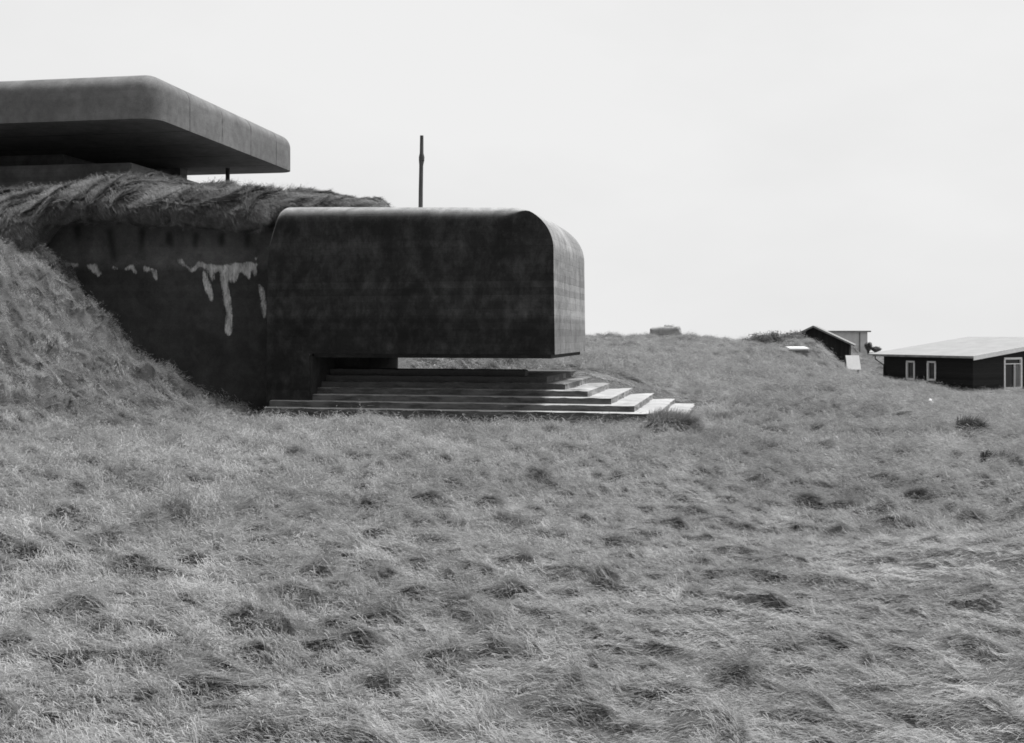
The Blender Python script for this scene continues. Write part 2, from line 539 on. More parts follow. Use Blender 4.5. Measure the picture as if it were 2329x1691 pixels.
def ground_p(x, y):
    """ground point: the tussocks flop over downwind, so their lee sides stand steep"""
    shp = np.asarray(x).shape
    x = np.asarray(x, float).ravel(); y = np.asarray(y, float).ravel()
    r = np.hypot(x, y)
    h = np.maximum(hummock(x, y), -.02) * 1.25 * calm(x, y) * (1 - smooth01((r - 30) / 40))
    a, b = w2c(x, y)
    near = np.exp(-((np.clip(a, -7, 2.4) - a) ** 2 + (np.clip(b, -.5, 5.5) - b) ** 2) / 0.8)
    h = h * (1 - near)
    z = ground_z(x, y)
    return (x + h * .66).reshape(shp), (y - h * .75).reshape(shp), z.reshape(shp)


# casemate frame: origin under the front right corner of its roof block
C_ORG = (0.975, 25.0)
C_ANG = -math.atan(0.215)
_cc, _cs = math.cos(C_ANG), math.sin(C_ANG)


def w2c(x, y):
    dx = np.asarray(x) - C_ORG[0]; dy = np.asarray(y) - C_ORG[1]
    return dx * _cc + dy * _cs, -dx * _cs + dy * _cc


def c2w(a, b):
    return C_ORG[0] + a * _cc - b * _cs, C_ORG[1] + a * _cs + b * _cc


def build_ground():
    # polar sheet round the viewer's standing place, finest where the lawn is near
    rr = [0.0]
    r = 0.5
    while r < 900:
        rr.append(r)
        r *= 1.0075 if 3.0 < r < 80 else (1.02 if r < 3 else 1.05)
    th = np.concatenate([np.arange(-180, -42, 6.0), np.arange(-42, 42, 0.34), np.arange(42, 180, 6.0)])
    th = R(1) * th
    rr = np.array(rr)
    X = rr[:, None] * np.sin(th)[None]; Y = rr[:, None] * np.cos(th)[None]
    X, Y, Z = ground_p(X, Y)
    n, k = X.shape
    V = np.stack([X, Y, Z], -1).reshape(-1, 3)
    i = np.arange(n - 1)[:, None] * k; j = np.arange(k)[None]
    j2 = (np.arange(k) + 1) % k
    Fc = np.stack([i + j, i + j2[None], i + k + j2[None], i + k + j], -1).reshape(-1, 4)
    me = bpy.data.meshes.new('ground')
    me.vertices.add(len(V)); me.vertices.foreach_set('co', V.ravel())
    me.loops.add(Fc.size); me.loops.foreach_set('vertex_index', Fc.ravel()[::1])
    me.polygons.add(len(Fc)); me.polygons.foreach_set('loop_start', np.arange(0, Fc.size, 4))
    me.update(calc_edges=True); me.validate()
    me.flip_normals()
    o = link_mesh('ground', me, M['turf'])
    me.polygons.foreach_set('use_smooth', np.ones(len(me.polygons), bool))
    tag(o, 'wind-combed dune grass ground sloping up to the bunker', None, None, 'structure')
    return o


ground = build_ground()

# ------------------------------------------------------------------ hill over the bunker (turf roll that overhangs the wing wall)
HX = [-26, -16, -14, -12.4, -11.6, -11.05, -10, -8.5, -7.2, -6.2, -5.4, -4.4, -3.6, -3.15, -2.95]
H_YL = [25.6, 26.2, 26.5, 26.8, 26.9, 26.97, 27.0, 27.05, 27.1, 27.3, 27.75, 28.3, 28.7, 29.0, 29.3]
H_ZB = [3.3, 3.4, 3.5, 3.6, 4.0, 4.72, 4.80, 4.69, 4.57, 4.58, 4.85, 4.95, 4.92, 4.90, 4.88]
H_TH = [1.4, 1.4, 1.4, 1.4, 1.25, .85, .82, .84, .86, .85, .62, .52, .50, .32, .04]     # height of the roll
H_ZP = [5.7, 5.8, 5.82, 5.95, 6.2, 6.25, 6.22, 6.08, 5.95, 5.88, 5.80, 5.70, 5.58, 5.32, 4.94]
H_BG = [.9, .9, .9, .9, .85, .74, .70, .72, .74, .6, .3, .2, .2, .12, .03]


def hill_point(x, t):
    """t: 0 under the roll ... 1 bulge ... 2 shoulder ... 3 plateau edge ... 4 plateau ... 5 back foot"""
    yl = np.interp(x, HX, H_YL); zb = np.interp(x, HX, H_ZB); zp = np.interp(x, HX, H_ZP)
    th = np.interp(x, HX, H_TH); bg = np.interp(x, HX, H_BG)
    run = np.where(x > -6, 1.2 + (-np.clip(x, -6, -3) - 3) * .9, 4.0)
    keys = [0, .35, .7, 1.0, 1.35, 1.7, 2.0, 2.5, 3.0, 3.6, 4.2, 5.0]
    ys = [yl + .5, yl + .1, yl - .7 * bg, yl - bg, yl - .85 * bg, yl - .35 * bg, yl + .25, yl + .25 + .45 * (run - .25), yl + run, yl + run + 2.5, yl + run + 7, yl + run + 22]
    zs = [zb + .12, zb + .02, zb - .05, zb + .28 * th, zb + .6 * th, zb + .85 * th, zb + 1.06 * th, zb + 1.06 * th + .55 * (zp - zb - 1.06 * th), zp, zp + .05, zp - .3, np.zeros_like(zp)]
    out = []
    for arr in (ys, zs):
        A = np.stack([np.broadcast_to(a, np.shape(x)) for a in arr], 0)
        idx = np.clip(np.searchsorted(keys, t, side='right') - 1, 0, len(keys) - 2)
        k0 = np.array(keys)[idx]; k1 = np.array(keys)[idx + 1]
        f = (t - k0) / (k1 - k0)
        # catmull-rom through the keys
        pm = A[np.maximum(idx - 1, 0), np.arange(len(x))]; p0 = A[idx, np.arange(len(x))]
        p1 = A[idx + 1, np.arange(len(x))]; p2 = A[np.minimum(idx + 2, len(keys) - 1), np.arange(len(x))]
        m0 = (p1 - pm) * .5; m1 = (p2 - p0) * .5
        f2 = f * f; f3 = f2 * f
        out.append((2 * f3 - 3 * f2 + 1) * p0 + (f3 - 2 * f2 + f) * m0 + (-2 * f3 + 3 * f2) * p1 + (f3 - f2) * m1)
    y, z = out
    # hanging tufts: ridges that run over the roll, plus hummocks
    skew = x + 0.45 * (2 - np.minimum(t, 2.2)) + .55 * gnoise(x * .8, t * .6, 320)
    lip = smooth01((t - .2) / .5) * (1 - smooth01((t - 2.6) / .8))
    rid = 0.5 * gnoise(skew * 1.5, t * .5, 301) + 0.55 * gnoise(skew * 3.2, t * .8, 302) + .25 * gnoise(skew * 7, t * 1.4, 303)
    small = np.clip(-x - 2.9, 0, 1)
    k = np.where(x > -6, .45, 1.0) * small
    y = y - lip * rid * .24 * k
    z = z + lip * (rid * .14 + .10 * gnoise(x * .9, t, 305)) * k
    top = smooth01((t - 2.2) / .6)
    z = z + top * (.16 * fbm(x * .9, y * .9, 310, 3) + .06 * gnoise(x * 3, y * 3, 311)) * small
    return y, z


def build_hill():
    xs = np.concatenate([np.arange(-26, -14.5, .25), np.arange(-14.5, -2.93, .05)])
    ts = np.concatenate([np.arange(0, 3.2, .05), np.arange(3.2, 5.01, .1)])
    XX, TT = np.meshgrid(xs, ts)
    y, z = hill_point(XX.ravel(), TT.ravel())
    V = np.stack([XX.ravel(), y, z], -1)
    k = len(xs)
    fs = [(i * k + j, i * k + j + 1, (i + 1) * k + j + 1, (i + 1) * k + j) for i in range(len(ts) - 1) for j in range(k - 1)]
    o = obj('hill', V, fs, M['turf'], None, 179)
    tag(o, 'turf mound over the bunker whose grassy roll overhangs the wall', None, None, 'structure')
    return o, V.reshape(len(ts), k, 3), xs, ts


hill, HV, H_xs, H_ts = build_hill()

# ------------------------------------------------------------------ casemate
case = empty('casemate', (C_ORG[0], C_ORG[1], 0), C_ANG)
tag(case, 'big dark concrete gun casemate with rounded corner and stepped apron', 'bunker')


def build_roof_block():
    zt = 4.92; A0 = -7.05; ZB = 1.5
    prof = [(A0, ZB - 1.2), (-5.95, ZB - 1.2), (-5.95, ZB)]
    prof += [(-5.95 + (5.95) * i / 14, ZB) for i in range(1, 14)]
    prof.append((0, ZB))
    prof += [(0.0 - .004 * i, ZB + (3.85 - ZB) * i / 8) for i in range(1, 8)]
    rx, rz = 1.12, 1.02
    n = 18
    for i in range(n + 1):
        t = i / n * PI / 2
        prof.append((-.03 - rx + rx * math.cos(t), zt - rz + rz * math.sin(t)))
    for i in range(1, 16):
        f = i / 16
        prof.append((-1.15 + (A0 + .75 + 1.15) * f, zt + .13 * f))
    for i in range(7):
        t = PI / 2 + i / 6 * PI * .42
        prof.append((A0 + .46 + .24 * math.cos(t), zt + .13 - .24 + .24 * math.sin(t)))
    prof += [(A0 + .12, 4.55), (A0 + .06, 4.2), (A0 + .03, 3.6), (A0 + .02, 2.8), (A0 + .01, 2.0)]
    n = len(prof)
    st = []
    rr = .42
    for i in range(9):
        th = i / 8 * PI / 2
        st.append((rr * (1 - math.cos(th)), rr * (1 - math.sin(th))))
    st += [(1.5, -.02), (3.0, -.03), (4.3, -.02), (4.8, 0)]
    V = []
    for b, drop in st:
        for a, z in prof:
            w = float(smooth01((-0.55 - a) / .75)) * float(smooth01((z - 3.9) / .6))
            if drop < 0: w = float(smooth01((z - 3.9) / .6))
            bb = b
            # the right edge stays crisp: only the roof edge rolls over
            V.append((a, bb, z - drop * w))
    Fc = []
    for s in range(len(st) - 1):
        for i in range(n):
            j = (i + 1) % n
            Fc.append((s * n + i, s * n + j, (s + 1) * n + j, (s + 1) * n + i))
    Fc.append(tuple(range(n))[::-1])
    Fc.append(tuple((len(st) - 1) * n + i for i in range(n)))
    me = bpy.data.meshes.new('roof_block')
    me.from_pydata(V, [], Fc)
    bm = bmesh.new(); bm.from_mesh(me)
    bmesh.ops.recalc_face_normals(bm, faces=bm.faces[:])
    bm.to_mesh(me); bm.free()
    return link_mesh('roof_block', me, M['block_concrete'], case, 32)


build_roof_block()
# recessed lip under the block's lower edge
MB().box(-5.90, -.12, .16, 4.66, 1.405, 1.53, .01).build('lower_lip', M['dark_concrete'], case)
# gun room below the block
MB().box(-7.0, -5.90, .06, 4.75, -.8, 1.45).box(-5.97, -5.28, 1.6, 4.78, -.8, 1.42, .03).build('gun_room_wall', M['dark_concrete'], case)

# stepped apron
NT_ = 8
TA = [2.92 - .55 * k for k in range(NT_)]
TB = [-.79 + .29 * k for k in range(NT_)]
TZ = [.09 + .145 * k for k in range(NT_)]
TZ[0] = .125
for k in range(NT_):
    t = bmesh.new()
    x0, x1, y0, y1 = (-6.9 if k < 4 else -6.6) + .013 * k, TA[k], TB[k], (5.7 + .011 * k if k < 7 else TB[k] + .42)
    if k == 0: x0, y0 = 1.9, -.46      # only its outer end lies free of the turf
    z0, z1 = (TZ[k] - .42 if k < 2 else TZ[k] - .20), TZ[k]
    bmesh.ops.create_cube(t, size=1)
    for v in t.verts:
        v.co = Vector(((x0 + x1) / 2 + v.co.x * (x1 - x0), (y0 + y1) / 2 + v.co.y * (y1 - y0), (z0 + z1) / 2 + v.co.z * (z1 - z0)))
    bmesh.ops.subdivide_edges(t, edges=[e for e in t.edges if e.calc_length() > 1], cuts=60, use_grid_fill=True)
    rnd = random.Random(k)
    for v in t.verts:
        # worn, slightly wavy edges
        on = (abs(v.co.x - x1) < .01) + (abs(v.co.y - y0) < .01)
        q = float(gnoise(v.co.x * 1.9 + 5 * k, v.co.y * 1.9, 400 + k))
        q2 = float(gnoise(v.co.x * 7 + 5 * k, v.co.y * 7, 430 + k))
        if on and abs(v.co.z - z1) < .01: v.co.z += -.012 + .010 * q + .010 * q2
        if abs(v.co.y - y0) < .01: v.co.y += .012 * q2
        if abs(v.co.x - x1) < .01: v.co.x += .035 * q2 + .03 * q
    me = bpy.data.meshes.new('apron_step')
    t.to_mesh(me); t.free()
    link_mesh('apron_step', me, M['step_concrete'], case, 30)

# wing wall with lime streaks
STAIN = [
    [(335, 535), (365, 538), (362, 560), (340, 558)],
    [(385, 540), (440, 545), (490, 545), (490, 570), (440, 575), (435, 605), (410, 605), (395, 575)],
    [(530, 550), (600, 550), (620, 590), (635, 620), (610, 635), (575, 605), (545, 575)],
    [(695, 560), (740, 570), (735, 590), (705, 585)],
    [(765, 590), (800, 562), (830, 552), (850, 585), (857, 625), (840, 617), (825, 582), (790, 594)],
    [(885, 560), (925, 570), (975, 585), (992, 650), (980, 668), (960, 640), (945, 595), (905, 605)],
    [(1098, 515), (1140, 520), (1150, 545), (1190, 575), (1225, 560), (1232, 528), (1290, 550), (1340, 555), (1400, 555), (1480, 545), (1560, 540), (1622, 548), (1602, 570),
     (1602, 640), (1580, 625), (1572, 590), (1563, 655), (1540, 632), (1500, 600), (1490, 640), (1460, 680), (1430, 650), (1425, 690), (1443, 770), (1450, 840), (1456, 930), (1442, 1005),
     (1420, 1000), (1398, 970), (1412, 900), (1406, 830), (1388, 740), (1378, 660), (1372, 600), (1340, 605), (1342, 680), (1320, 640), (1290, 585), (1265, 575), (1240, 570), (1215, 605), (1190, 605), (1150, 565), (1110, 545)],
    [(1262, 595), (1288, 600), (1312, 670), (1333, 740), (1326, 797), (1303, 770), (1278, 700), (1260, 640)],
    [(1612, 670), (1640, 690), (1663, 750), (1663, 880), (1645, 900), (1633, 830), (1622, 740)],
    [(1575, 520), (1620, 503), (1630, 513), (1600, 527)]]
DAMP = [[(460, 310), (500, 310), (505, 420), (470, 380)], [(660, 330), (700, 335), (720, 470), (735, 550), (700, 520)], [(868, 335), (900, 335), (895, 480), (872, 450)],
        [(1040, 350), (1075, 350), (1080, 470), (1030, 410)], [(1205, 355), (1240, 355), (1240, 470), (1200, 440)], [(1370, 360), (1405, 360), (1400, 450), (1365, 430)], [(1530, 365), (1560, 365), (1560, 460), (1530, 440)]]


def in_poly(px, py, poly):
    ins = np.zeros(px.shape, bool)
    n = len(poly)
    for i in range(n):
        x0, y0 = poly[i]; x1, y1 = poly[(i + 1) % n]
        c = ((y0 > py) != (y1 > py)) & (px < (x1 - x0) * (py - y0) / (y1 - y0 + 1e-9) + x0)
        ins ^= c
    return ins


def build_wing():
    YW = 27.45
    zs = np.arange(-1.0, 4.86, .022)
    us = np.linspace(0, 1, 340)
    ZZ, UU = np.meshgrid(zs, us, indexing='ij')
    xl = np.interp(ZZ, [-1, 2.6, 3.8, 4.62, 4.9], [-13.4, -12.6, -12.1, -11.7, -11.6])
    XX = xl + (-5.4 - xl) * UU
    YY = np.full_like(XX, YW) + .012 * fbm(XX * .8, ZZ * .8, 77, 3)
    # texture window: trace of the streaks in the plane of the wall
    px = (CX + F * XX / YY) * 2.746; py = (HZ - F * (ZZ - EYE) / YY - 400) * 2.746
    st = np.zeros(XX.shape); dm = np.zeros(XX.shape)
    for p in STAIN: st = np.maximum(st, in_poly(px, py, p))
    for p in DAMP: dm = np.maximum(dm, in_poly(px, py, p))
    def blur(a, it):
        for _ in range(it):
            a = (a + np.roll(a, 1, 0) + np.roll(a, -1, 0) + np.roll(a, 1, 1) + np.roll(a, -1, 1)) / 5
        return a
    st = blur(st, 6); dm = blur(dm, 14)
    n, k = XX.shape
    a, b = w2c(XX.ravel(), YY.ravel())
    V = np.stack([a, b, ZZ.ravel()], -1)
    fs = [(i * k + j, i * k + j + 1, (i + 1) * k + j + 1, (i + 1) * k + j) for i in range(n - 1) for j in range(k - 1)]
    # thickness: back outline
    ring = [0 * k + j for j in range(k)] + [i * k + k - 1 for i in range(1, n)] + [(n - 1) * k + j for j in range(k - 2, -1, -1)] + [i * k for i in range(n - 2, 0, -1)]
    nv = len(V)
    dirb = np.array(w2c(C_ORG[0], C_ORG[1] + 1.1))
    V = list(map(tuple, V)) + [(V[q][0] + dirb[0], V[q][1] + dirb[1], V[q][2]) for q in ring]
    m = len(ring)
    for q in range(m):
        q2 = (q + 1) % m
        fs.append((ring[q], nv + q, nv + q2, ring[q2]))
    fs.append(tuple(nv + q for q in range(m))[::-1])
    o = obj('wing_wall', V, fs, M['wing_concrete'], case, 40)
    for nm, arr in (('stain', st), ('damp', dm)):
        at_ = o.data.attributes.new(nm, 'FLOAT', 'POINT')
        full = np.zeros(len(V)); full[:nv] = arr.ravel()
        at_.data.foreach_set('value', full)
    o['label'] = 'sloping wing wall with white lime streaks'
    return o


build_wing()

# ------------------------------------------------------------------ fire control post up on the mound
FO = (-9.72, 30.0)
FA = -math.atan(0.1725)
post = empty('fire_control_post', (FO[0], FO[1], 6.0), FA)
tag(post, 'concrete observation bunker with thick cantilevered roof slab on the grass mound', 'bunker')


def rounded_slab(x0, x1, y0, y1, z0, z1, rc, rt, name, mat, parent):
    def outline(inset):
        r = max(rc - inset, .02)
        X0, X1, Y0, Y1 = x0 + inset, x1 - inset, y0 + inset, y1 - inset
        pts = []
        for cx, cy, a0 in ((X1 - r, Y1 - r, 0), (X0 + r, Y1 - r, 90), (X0 + r, Y0 + r, 180), (X1 - r, Y0 + r, 270)):
            for i in range(9):
                t = R(a0 + 90 * i / 8)
                pts.append((cx + r * math.cos(t), cy + r * math.sin(t)))
        return pts
    lev = [(z0, 0), (z0 + (z1 - rt - z0) * .5, 0)]
    for i in range(9):
        t = i / 8 * PI / 2
        lev.append((z1 - rt + rt * math.sin(t), rt * (1 - math.cos(t))))
    V = []; Fc = []
    for z, ins in lev:
        V += [(x, y, z) for x, y in outline(ins)]
    n = 36
    for s in range(len(lev) - 1):
        for i in range(n):
            j = (i + 1) % n
            Fc.append((s * n + i, s * n + j, (s + 1) * n + j, (s + 1) * n + i))
    Fc.append(tuple(range(n))[::-1])
    Fc.append(tuple((len(lev) - 1) * n + i for i in range(n)))
    return obj(name, V, Fc, mat, parent, 35)


rounded_slab(-15, 0, 0, 10.4, 1.86, 3.14, .55, .46, 'roof_slab', M['slab_concrete'], post)
MB().box(-14.2, -1.84, 2.0, 9.2, -2.5, 1.0, .04).build('parapet', M['parapet_concrete'], post, 30)
MB().box(-14.0, -6.0, 5.2, 9.0, .9, 1.87).box(-6.01, -3.6, 8.6, 9.15, .9, 1.87).build('rear_core_and_blocker', M['parapet_concrete'], post)  # the short wall beside the core is added to block light from behind
MB().tube([(-1.98, 9.0, .9), (-1.98, 9.0, 1.87)], .075, 10).build('support_post', M['steel'], post, 40)

# ------------------------------------------------------------------ wooden pole on the casemate roof
px_, py_, pz_ = at(957.5, 470, 28.0)
pole = empty('wooden_pole', (px_, py_, 4.9))
tag(pole, 'slim weathered wooden pole standing upright on the casemate roof', 'pole')
top = (HZ - 309) / F * 28 + EYE - 4.9
b_ = MB()
b_.tube([(-.012, 0, -.05), (-.005, 0, top * .35), (.006, 0, top * .64), (.014, 0, top * .70), (.018, 0, top * .74), (.016, 0, top * .79), (.02, 0, top)], [.058, .055, .052, .07, .074, .05, .045], 10)
b_.build('shaft', M['pole_wood'], pole, 60)
MB().tube([(.05, -.03, top * .685), (.05, -.03, top * .76)], .022, 8).tube([(-.03, -.05, top * .69), (.09, -.055, top * .70)], .012, 6).build('wire_clamp', M['steel'], pole, 60)

# ------------------------------------------------------------------ cottage
HA = R(30)   # gable wall direction: (cos, sin)
gc = at(2213, 890, 65)
cot = empty('cottage', (gc[0], gc[1], -1.43), HA)
tag(cot, 'low black timber cottage with pale corrugated roof and white framed windows', 'cottage')
# local x runs along the gable end, local y along the long side wall (away)
LW, LL, EH, PITCH = 15.0, 6.65, 1.98, math.tan(R(6.3))
def wall_with_holes(name, w0, w1, h0, h1, holes, thick, mat, axis, parent, top=None):
    """wall of bricks between the window holes; axis 'x' or 'y'"""
    xs = sorted({w0, w1, *[h[0] for h in holes], *[h[1] for h in holes]})
    zs = sorted({h0, h1, *[h[2] for h in holes], *[h[3] for h in holes]})
    mb = MB()
    for i in range(len(xs) - 1):
        for j in range(len(zs) - 1):
            cx, cz = (xs[i] + xs[i + 1]) / 2, (zs[j] + zs[j + 1]) / 2
            if any(h[0] < cx < h[1] and h[2] < cz < h[3] for h in holes): continue
            z1a = z1b = zs[j + 1]
            if top and j == len(zs) - 2: z1a, z1b = top(xs[i]), top(xs[i + 1])
            a0, a1 = xs[i], xs[i + 1]
            if axis == 'x':
                mb.hexa([(a0, 0, zs[j]), (a1, 0, zs[j]), (a1, thick, zs[j]), (a0, thick, zs[j]), (a0, 0, z1a), (a1, 0, z1b), (a1, thick, z1b), (a0, thick, z1a)])
            else:
                mb.hexa([(0, a0, zs[j]), (thick, a0, zs[j]), (thick, a1, zs[j]), (0, a1, zs[j]), (0, a0, z1a), (thick, a0, z1a), (thick, a1, z1b), (0, a1, z1b)])
    bmesh.ops.remove_doubles(mb.bm, verts=mb.bm.verts[:], dist=.0005)
    # drop the inner faces shared by two neighbouring bricks
    seen = {}
    for f in mb.bm.faces[:]:
        seen.setdefault(tuple(sorted(v.index for v in f.verts)), []).append(f)
    mb.bm.verts.index_update()
    seen = {}
    for f in mb.bm.faces[:]:
        seen.setdefault(tuple(sorted(v.index for v in f.verts)), []).append(f)
    bmesh.ops.delete(mb.bm, geom=[f for fs in seen.values() if len(fs) > 1 for f in fs], context='FACES_ONLY')
    return mb.build(name, mat, parent)


def solve_gable(px):   # local x on the gable wall seen at px
    q = (px - CX) / F
    return (q * gc[1] - gc[0]) / (math.cos(HA) - q * math.sin(HA))


def solve_side(px):
    q = (px - CX) / F
    return (q * gc[1] - gc[0]) / (-math.sin(HA) - q * math.cos(HA))


def z_gable(py, s): return EYE - (py - HZ) / F * (gc[1] + s * math.sin(HA)) + 1.43
def z_side(py, s): return EYE - (py - HZ) / F * (gc[1] + s * math.cos(HA)) + 1.43


g0, g1 = solve_gable(2283.5), solve_gable(2324)
gw = (g0, g1, z_gable(886, g0), z_gable(814.5, g0))
s1, s0 = solve_side(2061.5), solve_side(2080.5)
w1 = (min(s0, s1), max(s0, s1), z_side(864, s0), z_side(822, s0))
s1, s0 = solve_side(2109), solve_side(2128.5)
w2 = (min(s0, s1), max(s0, s1), z_side(865.8, s0), z_side(822.8, s0))
wall_with_holes('gable_wall', 0, LW, -.8, EH, [gw], .16, M['cottage_wood'], 'x', cot, top=lambda s: EH + PITCH * min(s, 9.4, 18.8 - s))
wl = wall_with_holes('side_wall', .162, LL, -.8, EH, [w1, w2], .16, M['cottage_wood'], 'y', cot)
bw = MB(); bw.box(.17, LW, LL - .15, LL - .003, -.8, EH - .02).build('rear_wall', M['cottage_wood'], cot)


def window(axis, h, mullion, parent):
    a0, a1, z0, z1 = h
    t = .11 if mullion else .09
    def bx(mb, u0, u1, v0, v1, d0, d1):
        if axis == 'x': mb.box(u0, u1, d0, d1, v0, v1)
        else: mb.box(d0, d1, u0, u1, v0, v1)
    mb = MB()
    bx(mb, a0, a1, z1 - t, z1 + .02, -.03, .08); bx(mb, a0 - .0, a1, z0 - .02, z0 + t, -.034, .08)
    bx(mb, a0 - .02, a0 + t, z0 + t, z1 - t, -.03, .08); bx(mb, a1 - t, a1 + .02, z0 + t, z1 - t, -.03, .08)
    if mullion:
        m = a0 + (a1 - a0) * .6
        bx(mb, a0 + t, a1 - t, z1 - .40, z1 - .34, -.02, .07)
        bx(mb, m - .03, m + .03, z0 + t, z1 - .40, -.018, .07)
    f = mb.build('window', M['white_paint'], parent)
    g = MB(); bx(g, a0 + .01, a1 - .01, z0 + .01, z1 - .01, .085, .10)
    g.build('pane', M['glass'], f)
    if mullion:
        c = MB()
        for i in range(9):
            u = m + .06 + i * (a1 - t - m - .08) / 9
            bx(c, u, u + .03, z0 + t, z1 - .42, .06 + .01 * (i % 2), .083)
        c.build('curtain', plain('curtain', .3, .9, .2), f)
    return f


window('x', gw, True, cot); window('y', w1, False, cot); window('y', w2, False, cot)


def build_cottage_roof():
    ov = .45; xr = 9.4
    def zr(x): return EH + .03 + PITCH * (x if x < xr else 2 * xr - x)
    mb = MB()
    th = .09
    for x0, x1 in ((-ov, xr), (xr, 2 * xr + ov)):
        y0, y1 = -.38, LL + .95
        mb.hexa([(x0, y0, zr(x0)), (x1, y0, zr(x1)), (x1, y1, zr(x1)), (x0, y1, zr(x0)), (x0, y0, zr(x0) + th), (x1, y0, zr(x1) + th), (x1, y1, zr(x1) + th), (x0, y1, zr(x0) + th)])
    rf = mb.build('roof', M['roof_sheet'], cot)
    bb = MB()
    bb.hexa([(-ov - .02, -.41, zr(-ov) - .16), (xr, -.41, zr(xr) - .16), (xr, -.382, zr(xr) - .16), (-ov - .02, -.382, zr(-ov) - .16),
             (-ov - .02, -.41, zr(-ov) + .115), (xr, -.41, zr(xr) + .115), (xr, -.382, zr(xr) + .115), (-ov - .02, -.382, zr(-ov) + .115)])
    bb.build('bargeboard', M['white_paint'], rf)
    g = MB()
    g.box(-ov - .12, -ov - .003, -.36, LL + .43, zr(-ov) - .05, zr(-ov) + .06, .02)
    g.build('gutter', M['felt'], rf)
    d = MB()
    d.tube([(-ov - .06, LL + .25, zr(-ov) - .04), (-ov - .06, LL + .25, zr(-ov) - .22), (-.06, LL - .05, zr(-ov) - .62), (-.06, LL - .05, -.2)], .04, 8)
    d.build('downpipe', M['steel'], cot, 40)


build_cottage_roof()

# ------------------------------------------------------------------ hut with a gable
hx, hy, _ = at(1850, 790, 82)
hut = empty('timber_hut', (hx, hy, .15), R(-19))
tag(hut, 'small dark gabled hut half hidden behind the grassy dune', 'hut')
hz_ap = (HZ - 745.5) / F * 82 + EYE - .15
hz_ev = (HZ - 783) / F * 82 + EYE - .15
hw = 2.55
sl = (hz_ap - hz_ev) / hw
zz0 = hz_ap - sl * hw
MB().prism([(-hw, -.8), (hw, -.8), (hw, zz0), (0, hz_ap), (-hw, zz0)], 1, 0, 4.0).build('walls', M['hut_wood'], hut)
rb = MB()
for s in (-1, 1):
    e = hw + .38
    rb.hexa([(0, -.35, hz_ap + .012), (s * e, -.35, hz_ap - sl * e + .012), (s * e, 4.3, hz_ap - sl * e + .012), (0, 4.3, hz_ap + .012),
             (0, -.35, hz_ap + .15), (s * e, -.35, hz_ap - sl * e + .13), (s * e, 4.3, hz_ap - sl * e + .13), (0, 4.3, hz_ap + .15)])
rb.build('roof', M['felt'], hut)

# flat roofed shed behind it
sx, sy, _ = at(1929, 800, 92)
shed = empty('flat_roofed_shed', (sx, sy, -.3), R(-2))
tag(shed, 'pale flat roofed shed standing just behind the dark gabled hut', 'shed')
sh_t = (HZ - 756) / F * 92 + EYE + .3
MB().box(-1.75, 1.6, 0, 3.0, -.8, sh_t).build('walls', M['shed_wall'], shed)
MB().box(-1.95, 1.85, -.2, 3.2, sh_t + .003, sh_t + .12, .01).build('roof', M['felt'], shed)
MB().box(.9, 1.0, -.03, .03, .0, sh_t - .02).build('downpipe', M['felt'], shed)

# white board standing in front of the shed
bx_, by_, bz_ = at(1942, 837, 64)
wb = empty('white_board', (bx_, by_, bz_), R(3))
tag(wb, 'square white board standing in the grass below the pale shed', 'board')
MB().hexa([(-.40, -.08, -.10), (.40, -.08, -.10), (.40, -.04, -.12), (-.40, -.04, -.12), (-.40, .25, .72), (.40, .25, .72), (.40, .29, .71), (-.40, .29, .71)]).build('panel', M['board'], wb)
for s in (-1, 1): MB().box(s * .38 - .03, s * .38 + .03, .30, .36, -.6, .72).build('leg', M['pole_wood'], wb)

# half buried shelter with a pale roof slab on the dune
vx, vy, vz = at(1818, 806, 58.5)
shl = empty('dugout_shelter', (vx, vy, vz - .22), R(-6))
tag(shl, 'small half buried shelter with a thin white roof slab on the dune', 'shelter')
MB().hexa([(-.42, 0, -.5), (.45, 0, -.5), (.45, 1.4, -.5), (-.42, 1.4, -.5), (-.42, 0, .475), (.45, 0, .475), (.45, 1.4, .483), (-.42, 1.4, .483)]).build('walls', M['far_concrete'], shl)
MB().hexa([(-.52, -.2, .44), (.5, -.2, .44), (.5, 1.5, .49), (-.52, 1.5, .49), (-.52, -.2, .53), (.5, -.2, .53), (.5, 1.5, .61), (-.52, 1.5, .61)]).build('roof', M['board'], shl)

# distant bunker on the skyline
fx, fy, fz = at(1515, 774, 178)
fb = empty('distant_bunker', (fx, fy, fz + .42), R(-8))
tag(fb, 'small distant grey bunker on the skyline with a stepped top', 'bunker')
rounded_slab(-2.55, 2.45, 0, 4.5, -1.5, 1.75, .7, .7, 'walls', M['far_concrete'], fb)
rounded_slab(-.3, 1.3, .6, 3.2, 1.68, 2.05, .4, .3, 'cupola', M['far_concrete'], fb)

for ob in [c for c in fb.children]:
    bm = bmesh.new(); bm.from_mesh(ob.data)
    bmesh.ops.triangulate(bm, faces=[f for f in bm.faces if len(f.verts) > 4])
    bmesh.ops.subdivide_edges(bm, edges=[e_ for e_ in bm.edges if e_.calc_length() > .5], cuts=4, use_grid_fill=True)
    for v_ in bm.verts:
        q_ = v_.co
        v_.co.z += .22 * float(fbm(np.array([q_.x * .9]), np.array([q_.y * .9 + 3]), 801, 3)[0]) - .05 * max(0, -q_.x)
        v_.co.x += .20 * float(fbm(np.array([q_.z * 1.1]), np.array([q_.y * .7 + q_.x * .3]), 805, 3)[0]) + (-.5 if q_.x < 0 else .25) * max(0, .9 - q_.z) * .5
    bm.to_mesh(ob.data); bm.free()

